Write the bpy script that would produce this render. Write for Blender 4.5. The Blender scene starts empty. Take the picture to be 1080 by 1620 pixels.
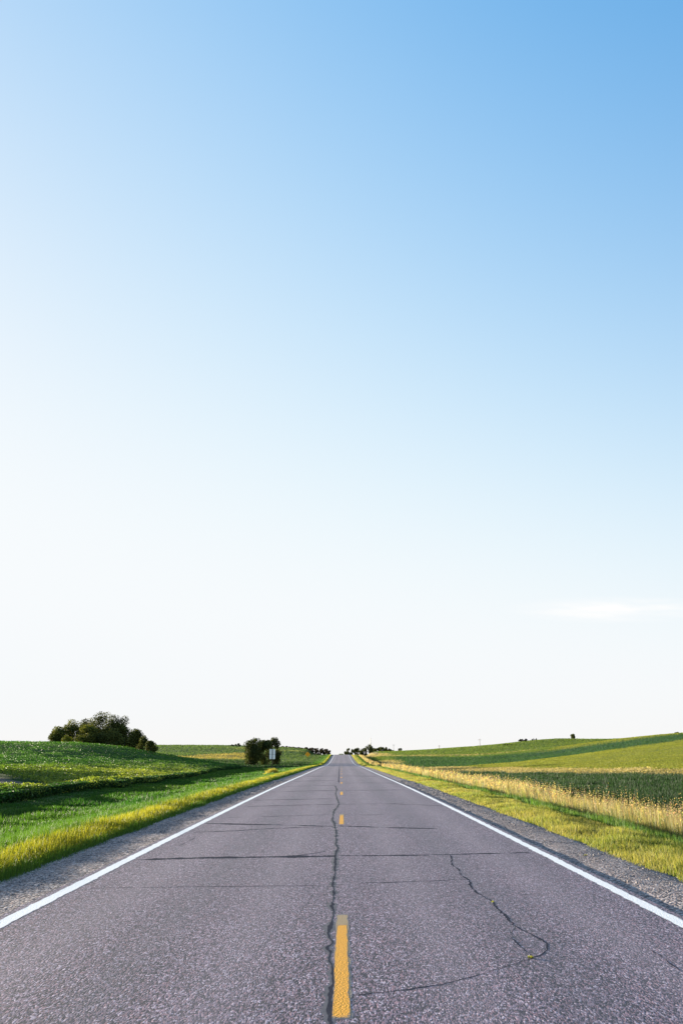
import bpy, math, random
import numpy as np

# ------------------------------------------------------------------ camera, sky, sun, exposure
scene = bpy.context.scene
COL = scene.collection
EYE = 1.79
FPX, TILT = 1235.0, math.atan(377.0 / 1235.0)
cam_d = bpy.data.cameras.new("camera")
cam_d.sensor_fit = 'VERTICAL'
cam_d.sensor_height = 36.0
cam_d.lens = 36.0 * FPX / 1620.0
cam_d.clip_start, cam_d.clip_end = 0.1, 12000
cam = bpy.data.objects.new("camera", cam_d)
cam.location = (0, 0, EYE)
cam.rotation_euler = (math.radians(90) + TILT, 0, 0)
COL.objects.link(cam)
scene.camera = cam

SUN_AZ = math.radians(-57)          # left of the view direction
SUN_EL = math.radians(5.5)
world = bpy.data.worlds.new("World")
scene.world = world
world.use_nodes = True
wn, wl = world.node_tree.nodes, world.node_tree.links
wn.clear()
w_out = wn.new('ShaderNodeOutputWorld')
w_bg = wn.new('ShaderNodeBackground')
w_sky = wn.new('ShaderNodeTexSky')
w_sky.sky_type = 'NISHITA'
w_sky.sun_disc = False
w_sky.sun_elevation = SUN_EL
w_sky.sun_rotation = SUN_AZ
w_sky.air_density, w_sky.dust_density, w_sky.ozone_density = 0.5, 0.2, 2.0
w_bg.inputs['Strength'].default_value = 0.13
# pale summer sky: highlights roll off softly, thin airlight whitens the low sky, and one thin cirrus wisp hangs low on the right
def wmath(op, a, b=None, clamp=False):
    m = wn.new('ShaderNodeMath'); m.operation = op; m.use_clamp = clamp
    for i, v in enumerate((a, b)):
        if v is None: continue
        if hasattr(v, 'links'): wl.new(v, m.inputs[i])
        else: m.inputs[i].default_value = v
    return m.outputs[0]
w_tc = wn.new('ShaderNodeTexCoord')
w_sep = wn.new('ShaderNodeSeparateXYZ'); wl.new(w_tc.outputs['Generated'], w_sep.inputs[0])
w_az = wmath('ARCTAN2', w_sep.outputs[0], w_sep.outputs[1])
w_el = wmath('ARCSINE', w_sep.outputs[2])
w_cmb = wn.new('ShaderNodeCombineXYZ')
wl.new(wmath('MULTIPLY', w_az, 9.0), w_cmb.inputs[0]); wl.new(wmath('ADD', wmath('MULTIPLY', w_el, 75.0), wmath('MULTIPLY', w_az, 7.0)), w_cmb.inputs[1])
w_noi = wn.new('ShaderNodeTexNoise'); w_noi.inputs['Scale'].default_value = 1.6; w_noi.inputs['Detail'].default_value = 5
wl.new(w_cmb.outputs[0], w_noi.inputs['Vector'])
# forward glow of thin haze on the sun side
w_sun = wn.new('ShaderNodeVectorMath'); w_sun.operation = 'DOT_PRODUCT'
wl.new(w_tc.outputs['Generated'], w_sun.inputs[0])
w_sun.inputs[1].default_value = (math.sin(SUN_AZ) * math.cos(SUN_EL), math.cos(SUN_AZ) * math.cos(SUN_EL), math.sin(SUN_EL))
w_g = wmath('MAXIMUM', w_sun.outputs['Value'], 0.0)
w_glow = wmath('EXPONENT', wmath('SUBTRACT', wmath('MULTIPLY', w_g, 1.327), wmath('MULTIPLY', wmath('MULTIPLY', w_g, w_g), 1.185)))
w_sc = wn.new('ShaderNodeSeparateColor'); wl.new(w_sky.outputs[0], w_sc.inputs[0])
w_ch = [wmath('SUBTRACT', 1.0, wmath('EXPONENT', wmath('MULTIPLY', wmath('MULTIPLY', w_sc.outputs[i], w_glow), -g))) for i, g in enumerate((2.91, 1.895, 1.394))]
w_top = wmath('MAXIMUM', wmath('MAXIMUM', w_ch[0], w_ch[1]), w_ch[2])
w_ch = [wmath('SUBTRACT', w_top, wmath('MULTIPLY', wmath('SUBTRACT', w_top, c), 2.56)) for c in w_ch]
w_veil = wmath('MULTIPLY', wmath('EXPONENT', wmath('DIVIDE', wmath('MAXIMUM', w_sep.outputs[2], 0.0), -0.568)), 0.733)
w_cc = wn.new('ShaderNodeCombineColor')
for i in range(3): wl.new(w_ch[i], w_cc.inputs[i])
w_hs = wn.new('ShaderNodeMix'); w_hs.data_type = 'RGBA'
wl.new(w_veil, w_hs.inputs[0]); wl.new(w_cc.outputs[0], w_hs.inputs[6]); w_hs.inputs[7].default_value = (.875, .928, .965, 1)
w_hz = wn.new('ShaderNodeMix'); w_hz.data_type = 'RGBA'
wl.new(wmath('MULTIPLY', wmath('EXPONENT', wmath('DIVIDE', wmath('MAXIMUM', w_sep.outputs[2], 0.0), -0.06)), 0.75), w_hz.inputs[0])
wl.new(w_hs.outputs[2], w_hz.inputs[6]); w_hz.inputs[7].default_value = (.955, .925, .90, 1)
w_pos = wn.new('ShaderNodeVectorMath'); w_pos.operation = 'MAXIMUM'; wl.new(w_hz.outputs[2], w_pos.inputs[0]); w_pos.inputs[1].default_value = (.06, .10, .20)
_e1 = wmath('POWER', wmath('DIVIDE', wmath('SUBTRACT', w_az, 0.335), 0.135), 2.0)
_e2 = wmath('POWER', wmath('DIVIDE', wmath('SUBTRACT', wmath('ADD', w_el, wmath('MULTIPLY', w_az, 0.05)), 0.179), 0.018), 2.0)
w_shape = wmath('POWER', wmath('SUBTRACT', 1.0, wmath('ADD', _e1, _e2), True), 1.6)
w_mask = wmath('MULTIPLY', w_shape, wmath('MULTIPLY', wmath('SUBTRACT', w_noi.outputs['Fac'], 0.27), 3.0, True), True)
w_mix = wn.new('ShaderNodeMix'); w_mix.data_type = 'RGBA'
wl.new(wmath('MULTIPLY', w_mask, 0.95), w_mix.inputs[0])
wl.new(w_pos.outputs[0], w_mix.inputs[6]); w_mix.inputs[7].default_value = (1.02, 1.01, 1.0, 1)
wl.new(w_mix.outputs[2], w_bg.inputs[0])
wl.new(w_bg.outputs[0], w_out.inputs[0])

sun_d = bpy.data.lights.new("sun", 'SUN')
sun_d.energy = 3.0
sun_d.angle = math.radians(0.5)
sun_d.color = (1.0, 0.87, 0.66)
sun = bpy.data.objects.new("sun", sun_d)
_sd = np.array([math.sin(SUN_AZ) * math.cos(SUN_EL), math.cos(SUN_AZ) * math.cos(SUN_EL), math.sin(SUN_EL)])
from mathutils import Vector
sun.rotation_euler = Vector(_sd).to_track_quat('Z', 'Y').to_euler()
sun.location = (-60, 30, 40)
COL.objects.link(sun)

vs = scene.view_settings
vs.view_transform = 'Standard'
vs.look = 'None'
vs.gamma = 1.0
vs.use_curve_mapping = False
vs.exposure = 2.95

rng = np.random.default_rng(7)
random.seed(7)

# ------------------------------------------------------------------ helpers
def tag(o, label=None, cat=None, group=None, kind=None):
    if label: o['label'] = label
    if cat: o['category'] = cat
    if group: o['group'] = group
    if kind: o['kind'] = kind
    return o

def new_obj(name, mesh, mat=None, parent=None):
    o = bpy.data.objects.new(name, mesh)
    COL.objects.link(o)
    if mat is not None and len(mesh.materials) == 0:
        mesh.materials.append(mat)
    if parent is not None:
        o.parent = parent
    return o

def empty(name, loc, rz=0.0):
    o = bpy.data.objects.new(name, None)
    o.empty_display_size = 0.3
    COL.objects.link(o)
    o.location = loc
    o.rotation_euler = (0, 0, rz)
    return o

def np_mesh(name, verts, faces, smooth=False, attrs=None):
    """verts (N,3); faces: list of (M,k) int arrays."""
    me = bpy.data.meshes.new(name)
    verts = np.asarray(verts, dtype=np.float32)
    if not isinstance(faces, list):
        faces = [faces]
    nl = sum(f.size for f in faces)
    npol = sum(len(f) for f in faces)
    me.vertices.add(len(verts))
    me.vertices.foreach_set('co', verts.ravel())
    me.loops.add(nl)
    me.polygons.add(npol)
    loops = np.concatenate([f.ravel() for f in faces]).astype(np.int32)
    tot = np.concatenate([np.full(len(f), f.shape[1], np.int32) for f in faces])
    start = np.concatenate([[0], np.cumsum(tot)[:-1]]).astype(np.int32)
    me.loops.foreach_set('vertex_index', loops)
    me.polygons.foreach_set('loop_start', start)
    me.polygons.foreach_set('loop_total', tot)
    me.polygons.foreach_set('use_smooth', np.full(npol, smooth))
    me.update(calc_edges=True)
    for k, v in (attrs or {}).items():
        v = np.asarray(v, dtype=np.float32)
        if v.ndim == 1:
            a = me.attributes.new(k, 'FLOAT', 'POINT')
            a.data.foreach_set('value', v)
        else:
            a = me.attributes.new(k, 'FLOAT_COLOR', 'POINT')
            c = np.ones((len(v), 4), np.float32)
            c[:, :3] = v
            a.data.foreach_set('color', c.ravel())
    return me

def tube(pts, radii, n=7):
    pts = np.asarray(pts, float)
    V, F = [], []
    m = len(pts)
    for i in range(m):
        d = pts[min(i + 1, m - 1)] - pts[max(i - 1, 0)]
        d /= np.linalg.norm(d) + 1e-9
        a = np.cross(d, [0.31, 0.95, 0.05]); a /= np.linalg.norm(a) + 1e-9
        b = np.cross(d, a)
        for k in range(n):
            t = 2 * math.pi * k / n
            V.append(pts[i] + radii[i] * (math.cos(t) * a + math.sin(t) * b))
    for i in range(m - 1):
        for k in range(n):
            F.append((i * n + k, i * n + (k + 1) % n, (i + 1) * n + (k + 1) % n, (i + 1) * n + k))
    return np.array(V), np.array(F)

def join(parts):
    V, F, off = [], [], 0
    for v, f in parts:
        V.append(v); F.append(np.asarray(f) + off); off += len(v)
    return np.concatenate(V), np.concatenate(F)

def box(x0, x1, y0, y1, z0, z1):
    v = np.array([(x, y, z) for z in (z0, z1) for y in (y0, y1) for x in (x0, x1)], float)
    f = np.array([(0, 2, 3, 1), (4, 5, 7, 6), (0, 1, 5, 4), (2, 6, 7, 3), (0, 4, 6, 2), (1, 3, 7, 5)])
    return v, f

def hashnoise(x, y, s, seed=0):
    """cheap smooth value noise"""
    x = np.asarray(x) / s; y = np.asarray(y) / s
    xi, yi = np.floor(x), np.floor(y)
    fx, fy = x - xi, y - yi
    fx = fx * fx * (3 - 2 * fx); fy = fy * fy * (3 - 2 * fy)
    def h(a, b):
        v = np.sin(a * 127.1 + b * 311.7 + seed * 74.7) * 43758.5453
        return v - np.floor(v)
    return (h(xi, yi) * (1 - fx) + h(xi + 1, yi) * fx) * (1 - fy) + (h(xi, yi + 1) * (1 - fx) + h(xi + 1, yi + 1) * fx) * fy

def sstep(a, b, x):
    t = np.clip((np.asarray(x) - a) / (b - a), 0, 1)
    return t * t * (3 - 2 * t)

# ------------------------------------------------------------------ shape of the land
RY = np.array([-400, -50, 20, 45, 78, 110, 147, 180, 215, 250, 290, 335, 375, 408, 440, 470, 520, 600, 800, 1500, 6000.])
RZ = np.array([1.0, .05, 0, -.14, -.465, -.74, -1.08, -1.5, -1.88, -1.98, -1.80, -1.36, -.86, -.52, -.42, -.62, -1.7, -4.5, -10, -20, -20.])
_gy = np.arange(-400, 2000, 2.0)
_gz = np.interp(_gy, RY, RZ)
_k = np.exp(-0.5 * (np.arange(-12, 13) / 5.0) ** 2); _k /= _k.sum()
_gz = np.convolve(np.pad(_gz, 12, mode='edge'), _k, mode='valid')
def zr(y):
    return np.where(np.asarray(y) < 1900, np.interp(y, _gy, _gz), -20.0)

CP = np.array([
    # left: bean field hill
    (-18, 10, -.6), (-18, 40, -.55), (-18, 80, -.95), (-18, 120, -1.3), (-22, 165, -1.6),
    (-29, 70, .25), (-50, 120, 1.4), (-75, 180, 2.8), (-96, 230, 3.7), (-64, 200, 2.8), (-50, 175, 2.3), (-34, 145, .1),
    (-45, 50, 1.2), (-70, 90, 2.4), (-120, 150, 4.6), (-150, 230, 5.2), (-220, 300, 6), (-125, 300, 3.0), (-90, 300, 1.6), (-62, 262, .2),
    # left: hollow and far fields
    (-38, 205, -1.5), (-25, 250, -2.6), (-42, 260, -1.9), (-30, 300, -2.3), (-60, 310, -1.2), (-45, 350, -.9), (-100, 400, .8),
    (-100, 600, 4.3), (-135, 600, 4.4), (-200, 600, 4.6), (-47, 600, 3.5), (-33, 450, 1.3), (-18, 430, .0), (-60, 450, 1.9),
    (-130, 850, 1), (-60, 850, 0), (-300, 900, 2), (-400, 500, 5),
    # right: low field and near hill
    (14, 10, -1.4), (14, 40, -1.5), (25, 60, -1.45), (14, 100, -2.1), (25, 120, -2.0), (14, 200, -2.8), (30, 200, -2.6), (35, 84, -1.1),
    (58, 140, -.1), (83, 200, 2.9), (125, 300, 7.2), (167, 400, 7.6), (63, 200, .5), (105, 330, 5.1), (127, 410, 4.6), (60, 60, .3), (100, 120, 3.5),
    (200, 250, 10), (160, 180, 6.5), (300, 400, 11),
    (46, 200, -1.9), (70, 300, -.9), (93, 400, 1.5), (116, 500, 7.2), (42, 250, -2.6), (59, 350, -1.05), (85, 500, 3.5),
    (15, 270, -2.7), (23, 300, -2.3), (31, 400, -1.1), (38, 500, .8), (23, 500, -.25), (18, 440, -.6), (24, 440, -.6), (131, 500, 8.0), (165, 520, 6.0), (230, 550, 7.0),
    (130, 720, 5), (60, 720, .0), (350, 700, 8), (20, 620, -1.5), (45, 610, -.2),
    (0, 800, -10), (0, 1200, -16), (-150, 1200, -8), (200, 1200, -8), (500, 1300, -8), (-500, 1300, -8),
    (0, 2000, -20), (900, 2000, -20), (-900, 2000, -20), (900, 900, 0), (-900, 900, 0), (900, 0, 8), (-900, 0, 8),
    (20, -60, -1.2), (-20, -60, -.3), (-70, -60, 1.5), (70, -60, .5), (0, -400, 1), (-500, -500, 4), (500, -500, 4),
], float)
_S = 100.0
def _phi(r2):
    return 0.5 * r2 * np.log(r2 + 1e-12)
def _rbf_fit():
    p = CP[:, :2] / _S
    n = len(p)
    r2 = ((p[:, None] - p[None]) ** 2).sum(-1)
    A = np.zeros((n + 3, n + 3))
    A[:n, :n] = _phi(r2) + np.eye(n) * 0.004
    A[:n, n] = 1; A[:n, n + 1:] = p
    A[n, :n] = 1; A[n + 1:, :n] = p.T
    b = np.concatenate([CP[:, 2], [0, 0, 0]])
    return np.linalg.solve(A, b)
_W = _rbf_fit()
def zfield(x, y):
    x = np.asarray(x, float); y = np.asarray(y, float)
    sh = np.broadcast(x, y).shape
    q = np.stack([np.broadcast_to(x, sh).ravel(), np.broadcast_to(y, sh).ravel()], 1)
    far = np.maximum(np.abs(q[:, 0]) - 900, 0) + np.maximum(np.abs(q[:, 1]) - 2000, 0)
    q = np.stack([np.clip(q[:, 0], -900, 900), np.clip(q[:, 1], -450, 2000)], 1) / _S
    p = CP[:, :2] / _S
    out = np.empty(len(q))
    n = len(p)
    for i in range(0, len(q), 20000):
        c = q[i:i + 20000]
        r2 = ((c[:, None] - p[None]) ** 2).sum(-1)
        out[i:i + 20000] = _phi(r2) @ _W[:n] + _W[n] + c @ _W[n + 1:]
    out -= 0.01 * np.maximum(far, 0)
    return np.maximum(out, -30).reshape(sh)

LS = np.array([0, 4.75, 5.1, 6.0, 6.7, 7.6, 9.0, 11, 13, 15, 16.5, 60])
LZ = np.array([-.16, -.16, -.06, -.02, -.08, -.28, -.48, -.62, -.66, -.58, -.50, -.50])
RS = np.array([0, 4.75, 5.1, 6.0, 6.9, 7.6, 9.0, 11, 13, 60])
RZZ = np.array([-.18, -.18, -.08, -.09, -.16, -.42, -.95, -1.35, -1.5, -1.5])
def ground_z(x, y):
    x = np.asarray(x, float); y = np.asarray(y, float)
    s = np.abs(x)
    wob = (hashnoise(x, y, 3.0, 3) - .5) * .14 * sstep(6.4, 8.0, s)
    cor = zr(y) + np.where(x < 0, np.interp(s, LS, LZ), np.interp(s, RS, RZZ))
    w = np.where(x < 0, sstep(14.5, 24, s), sstep(11, 22, s))
    zf = zfield(x, y) + (hashnoise(x, y, 28, 5) - .5) * np.where(x < 0, .75, .35) * sstep(20, 45, s)
    return cor * (1 - w) + zf * w + wob

def pix_ray(px, py):
    xc, yc = (px - 540) / FPX, (810 - py) / FPX
    ct, st = math.cos(TILT), math.sin(TILT)
    return np.array([xc, ct - yc * st, st + yc * ct])
def on_road(px, py):
    """where a point measured in the photograph lies on the road surface"""
    d = pix_ray(px, py); d = d / d[1]
    D = -EYE / d[2]
    for _ in range(30):
        D = (zr(D) - EYE) / d[2]
    return d[0] * D, D

# ------------------------------------------------------------------ materials
def mat_new(name):
    m = bpy.data.materials.new(name)
    m.use_nodes = True
    nt = m.node_tree
    nt.nodes.clear()
    return m, nt.nodes, nt.links

def N(nodes, kind, **kw):
    n = nodes.new(kind)
    for k, v in kw.items():
        if k in n.inputs.keys() if isinstance(k, str) else False:
            n.inputs[k].default_value = v
        else:
            setattr(n, k, v)
    return n

def ramp(nodes, stops):
    r = nodes.new('ShaderNodeValToRGB')
    el = r.color_ramp.elements
    el[0].position, el[0].color = stops[0][0], (*stops[0][1], 1)
    el[1].position, el[1].color = stops[-1][0], (*stops[-1][1], 1)
    for p, c in stops[1:-1]:
        e = el.new(p); e.color = (*c, 1)
    return r

def coords(nodes):
    return nodes.new('ShaderNodeTexCoord').outputs['Object']

def noise(nodes, links, vec, scale, detail=3.0, rough=.55):
    n = nodes.new('ShaderNodeTexNoise')
    n.inputs['Scale'].default_value = scale
    n.inputs['Detail'].default_value = detail
    n.inputs['Roughness'].default_value = rough
    links.new(vec, n.inputs['Vector'])
    return n.outputs['Fac']

def mixc(nodes, links, fac, a, b, mode='MIX'):
    m = nodes.new('ShaderNodeMix')
    m.data_type = 'RGBA'; m.blend_type = mode
    for sock, v in ((m.inputs[0], fac), (m.inputs[6], a), (m.inputs[7], b)):
        if hasattr(v, 'is_linked') or hasattr(v, 'links'):
            links.new(v, sock)
        else:
            sock.default_value = v if not isinstance(v, tuple) else ((*v, 1) if len(v) == 3 else v)
    return m.outputs[2]

def mathn(nodes, links, op, a, b=None, clamp=False):
    m = nodes.new('ShaderNodeMath'); m.operation = op; m.use_clamp = clamp
    for i, v in enumerate((a, b)):
        if v is None: continue
        if hasattr(v, 'links'): links.new(v, m.inputs[i])
        else: m.inputs[i].default_value = v
    return m.outputs[0]

def finish(nodes, links, color, rough=.8, bump=None, bump_strength=.5, bump_dist=.01, spec=.3):
    p = nodes.new('ShaderNodeBsdfPrincipled')
    o = nodes.new('ShaderNodeOutputMaterial')
    if hasattr(color, 'links'): links.new(color, p.inputs['Base Color'])
    else: p.inputs['Base Color'].default_value = (*color, 1)
    if hasattr(rough, 'links'): links.new(rough, p.inputs['Roughness'])
    else: p.inputs['Roughness'].default_value = rough
    p.inputs['Specular IOR Level'].default_value = spec
    if bump is not None:
        b = nodes.new('ShaderNodeBump')
        b.inputs['Strength'].default_value = bump_strength
        b.inputs['Distance'].default_value = bump_dist
        links.new(bump, b.inputs['Height'])
        links.new(b.outputs[0], p.inputs['Normal'])
    links.new(p.outputs[0], o.inputs[0])
    return p

def stone_mix(nodes, links, vec, scale, dark, mid, light, pink):
    """speckle of single aggregate stones"""
    v = nodes.new('ShaderNodeTexVoronoi'); v.feature = 'F1'
    v.inputs['Scale'].default_value = scale
    links.new(vec, v.inputs['Vector'])
    sep = nodes.new('ShaderNodeSeparateColor'); links.new(v.outputs['Color'], sep.inputs[0])
    r = ramp(nodes, [(0, dark), (.38, dark), (.55, mid), (.80, mid), (.93, light), (1, light)])
    links.new(sep.outputs[0], r.inputs[0])
    pk = mathn(nodes, links, 'GREATER_THAN', sep.outputs[1], .80)
    c = mixc(nodes, links, mathn(nodes, links, 'MULTIPLY', pk, .6), r.outputs[0], pink)
    return c, v.outputs['Distance'], sep.outputs[0]

def make_asphalt():
    m, n, l = mat_new('asphalt')
    vec = coords(n)
    # stones stand up out of the binder: seen along the lane they cover more than their plan size
    mp = n.new('ShaderNodeMapping'); mp.inputs['Scale'].default_value = (1, .42, 1)
    l.new(vec, mp.inputs[0]); gv = mp.outputs[0]
    c, dist, rnd = stone_mix(n, l, gv, 82, (.014, .010, .021), (.152, .115, .149), (.36, .315, .36), (.27, .15, .165))
    fine = noise(n, l, gv, 230, 2)
    c = mixc(n, l, .45, c, mixc(n, l, fine, (.3, .29, .33), (1.5, 1.45, 1.5)), 'MULTIPLY')
    grit = noise(n, l, gv, 24, 3, .75)
    c = mixc(n, l, .85, c, mixc(n, l, mathn(n, l, 'MULTIPLY', mathn(n, l, 'SUBTRACT', grit, .28), 2.3, True), (.35, .36, .44), (1.55, 1.48, 1.5)), 'MULTIPLY')
    # wheel paths, lane tint, big uneven patches
    sx = n.new('ShaderNodeSeparateXYZ'); l.new(vec, sx.inputs[0])
    ax = mathn(n, l, 'ABSOLUTE', sx.outputs[0])
    w1 = mathn(n, l, 'ABSOLUTE', mathn(n, l, 'SUBTRACT', mathn(n, l, 'ABSOLUTE', mathn(n, l, 'SUBTRACT', ax, 1.85)), .9))
    wheel = mathn(n, l, 'SUBTRACT', 1.0, mathn(n, l, 'DIVIDE', w1, .55), True)
    stretch = n.new('ShaderNodeMapping'); stretch.inputs['Scale'].default_value = (1, .12, 1)
    l.new(vec, stretch.inputs[0])
    big = noise(n, l, stretch.outputs[0], .9, 4)
    pat = noise(n, l, vec, .45, 4)
    c = mixc(n, l, 1.0, c, mixc(n, l, big, (.80, .80, .82), (1.22, 1.2, 1.2)), 'MULTIPLY')
    c = mixc(n, l, 1.0, c, mixc(n, l, pat, (.82, .83, .86), (1.2, 1.17, 1.14)), 'MULTIPLY')
    oil = mathn(n, l, 'MULTIPLY', mathn(n, l, 'SUBTRACT', 1.0, mathn(n, l, 'DIVIDE', mathn(n, l, 'ABSOLUTE', mathn(n, l, 'SUBTRACT', ax, 1.85)), .5), True), mathn(n, l, 'MULTIPLY', big, .55))
    c = mixc(n, l, oil, c, (.065, .060, .076))
    c = mixc(n, l, mathn(n, l, 'MULTIPLY', wheel, .25), c, (.245, .194, .220))
    h = mathn(n, l, 'ADD', mathn(n, l, 'MULTIPLY', dist, -1.0), mathn(n, l, 'MULTIPLY', rnd, .5))
    finish(n, l, c, .62, h, .34, .008, .5)
    return m

def make_gravel():
    m, n, l = mat_new('gravel')
    vec = coords(n)
    c, dist, rnd = stone_mix(n, l, vec, 30, (.045, .040, .048), (.27, .235, .24), (.52, .475, .48), (.38, .27, .25))
    stretch = n.new('ShaderNodeMapping'); stretch.inputs['Scale'].default_value = (6, .25, 1)
    l.new(vec, stretch.inputs[0])
    st = noise(n, l, stretch.outputs[0], 1.1, 3)
    pat = noise(n, l, vec, 1.6, 4)
    c = mixc(n, l, mathn(n, l, 'MULTIPLY', pat, .35), c, (.27, .232, .225))
    c = mixc(n, l, .8, c, mixc(n, l, st, (.6, .6, .65), (1.35, 1.28, 1.2)), 'MULTIPLY')
    h = mathn(n, l, 'ADD', mathn(n, l, 'MULTIPLY', dist, -1.0), mathn(n, l, 'MULTIPLY', rnd, .8))
    finish(n, l, c, .9, h, .8, .02, .2)
    return m

def make_paint(name, base, worn, wear=.5):
    m, n, l = mat_new(name)
    vec = coords(n)
    at = n.new('ShaderNodeAttribute'); at.attribute_name = 'edge'
    f1 = noise(n, l, vec, 55, 4, .7)
    f2 = noise(n, l, vec, 3.0, 3)
    f = mathn(n, l, 'ADD', mathn(n, l, 'MULTIPLY', f1, .8), mathn(n, l, 'MULTIPLY', f2, .35))
    f = mathn(n, l, 'SUBTRACT', f, mathn(n, l, 'MULTIPLY', at.outputs['Fac'], .42))
    mask = mathn(n, l, 'MULTIPLY', mathn(n, l, 'SUBTRACT', f, .62 - .3 * wear), 6.0, True)
    v = n.new('ShaderNodeTexVoronoi'); v.inputs['Scale'].default_value = 62
    l.new(vec, v.inputs['Vector'])
    tone = mixc(n, l, f1, tuple(x * .72 for x in base), tuple(min(1, x * 1.12) for x in base))
    pit = mathn(n, l, 'MULTIPLY', mathn(n, l, 'GREATER_THAN', noise(n, l, vec, 120, 2, .6), .60), .45)
    c = mixc(n, l, mask, tone, worn)
    c = mixc(n, l, pit, c, worn)
    finish(n, l, c, .65, mathn(n, l, 'MULTIPLY', v.outputs['Distance'], -1.0), .45, .008, .3)
    return m

def make_sealant():
    m, n, l = mat_new('crack_sealant')
    vec = coords(n)
    f = noise(n, l, vec, 40, 3)
    c = mixc(n, l, f, (.020, .021, .030), (.060, .061, .078))
    finish(n, l, c, .9, f, .3, .006, .02)
    return m

def make_foliage(name, trans=.35, tint=(1, 1, 1), rough=.6, spec=.2):
    """leaves and blades: colour comes from the plant (attribute col), light passes through"""
    m, n, l = mat_new(name)
    at = n.new('ShaderNodeAttribute'); at.attribute_name = 'col'
    c = at.outputs['Color']
    p = n.new('ShaderNodeBsdfPrincipled')
    p.inputs['Roughness'].default_value = rough
    p.inputs['Specular IOR Level'].default_value = spec
    l.new(c, p.inputs['Base Color'])
    t = n.new('ShaderNodeBsdfTranslucent')
    l.new(mixc(n, l, 1.0, c, (1.5 * tint[0], 1.45 * tint[1], .7 * tint[2]), 'MULTIPLY'), t.inputs[0])
    mx = n.new('ShaderNodeMixShader'); mx.inputs[0].default_value = trans
    l.new(p.outputs[0], mx.inputs[1]); l.new(t.outputs[0], mx.inputs[2])
    o = n.new('ShaderNodeOutputMaterial'); l.new(mx.outputs[0], o.inputs[0])
    return m

def make_ground():
    m, n, l = mat_new('soil_and_crops')
    at = n.new('ShaderNodeAttribute'); at.attribute_name = 'cover'
    vec = coords(n)
    a = noise(n, l, vec, .12, 5, .6)
    b = noise(n, l, vec, 1.6, 4, .65)
    c = mixc(n, l, 1.0, at.outputs['Color'], mixc(n, l, a, (.65, .7, .7), (1.35, 1.3, 1.25)), 'MULTIPLY')
    c = mixc(n, l, 1.0, c, mixc(n, l, b, (.55, .6, .6), (1.45, 1.4, 1.3)), 'MULTIPLY')
    finish(n, l, c, .95, b, .9, .5, .1)
    return m

def make_plain(name, col, var=.25, scale=8, rough=.7, metal=0.0, bump=.2):
    m, n, l = mat_new(name)
    vec = coords(n)
    f = noise(n, l, vec, scale, 4)
    c = mixc(n, l, f, tuple(x * (1 - var) for x in col), tuple(min(1, x * (1 + var)) for x in col))
    p = finish(n, l, c, rough, f, bump, .01, .3)
    p.inputs['Metallic'].default_value = metal
    return m

def make_open_crack():
    m, n, l = mat_new('weathered_crack')
    vec = coords(n)
    f = noise(n, l, vec, 25, 4, .7)
    c = mixc(n, l, mathn(n, l, 'MULTIPLY', mathn(n, l, 'SUBTRACT', f, .3), 2.5, True), (.012, .012, .018), (.10, .094, .115))
    finish(n, l, c, .95, f, .4, .006, .02)
    return m
M_open = make_open_crack()
M_band = make_plain('old_sealing_band', (.075, .077, .098), .35, 22, .9, 0, .2)
M_asph, M_grav, M_seal = make_asphalt(), make_gravel(), make_sealant()
M_white = make_paint('white_road_paint', (.86, .84, .83), (.26, .25, .27), .68)
M_yellow = make_paint('yellow_road_paint', (.76, .34, .018), (.22, .16, .11), .62)
M_ghost = make_paint('faded_road_paint', (.36, .25, .13), (.15, .14, .15), .85)
M_grass = make_foliage('grass_blades', .42)
M_leaf = make_foliage('tree_leaves', .16, rough=.7, spec=.08)
M_crop = make_foliage('crop_leaves', .34, rough=.65, spec=.12)
M_bean = make_foliage('soybean_leaves', .34, rough=.5, spec=.24)
M_ground = make_ground()
M_bark = make_plain('bark', (.07, .055, .042), .4, 6, .9, 0, .6)
M_wood = make_plain('weathered_pole_wood', (.26, .22, .19), .3, 5, .9)
M_alu = make_plain('sign_back_aluminium', (.88, .89, .90), .04, 5, .6, 0, .02)
M_steel = make_plain('galvanised_post', (.07, .06, .06), .25, 12, .6, .3)
M_signy = make_plain('yellow_sign_sheet', (.85, .36, .01), .06, 6, .45)
M_black = make_plain('black_sign_print', (.012, .012, .012), .1, 6, .5)
M_tower = make_plain('tower_steel', (.32, .32, .33), .15, 3, .6, .2)
M_glass = make_plain('insulator_glaze', (.25, .2, .18), .1, 20, .3)

# ------------------------------------------------------------------ fields: which plant grows where
def inpoly(x, y, poly):
    inside = np.zeros(np.shape(x), bool)
    n = len(poly)
    for i in range(n):
        x0, y0 = poly[i]; x1, y1 = poly[(i + 1) % n]
        if y0 == y1: continue
        c = ((y0 > y) != (y1 > y)) & (x < (x1 - x0) * (y - y0) / (y1 - y0) + x0)
        inside ^= c
    return inside

# codes: 0 verge grass, 1 beans, 2 low meadow with embankment shade in its colour, 3 bright crop, 4 dark strip, 5 tan grass and the lit strip, 6 mid green, 7 far left field, 8 hollow sward with tree shade in its colour, 9 bare soil
ZCOL = np.array([(.055, .085, .022), (.035, .075, .020), (.012, .028, .018), (.150, .165, .030), (.032, .078, .036),
                 (.27, .205, .085), (.080, .125, .036), (.055, .095, .040), (.032, .070, .030), (.13, .105, .095)])
TAN_LINE = np.array([(44, 84), (38, 102), (33, 132), (27, 185), (23, 260), (20, 330), (17, 420)], float)
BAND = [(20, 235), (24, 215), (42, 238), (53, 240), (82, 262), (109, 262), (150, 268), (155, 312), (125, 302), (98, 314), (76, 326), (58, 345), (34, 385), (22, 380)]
WATERWAY = [(20, 392), (36, 390), (58, 372), (80, 366), (98, 372), (130, 392), (128, 402), (98, 384), (80, 378), (60, 386), (38, 404), (20, 406)]
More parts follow.
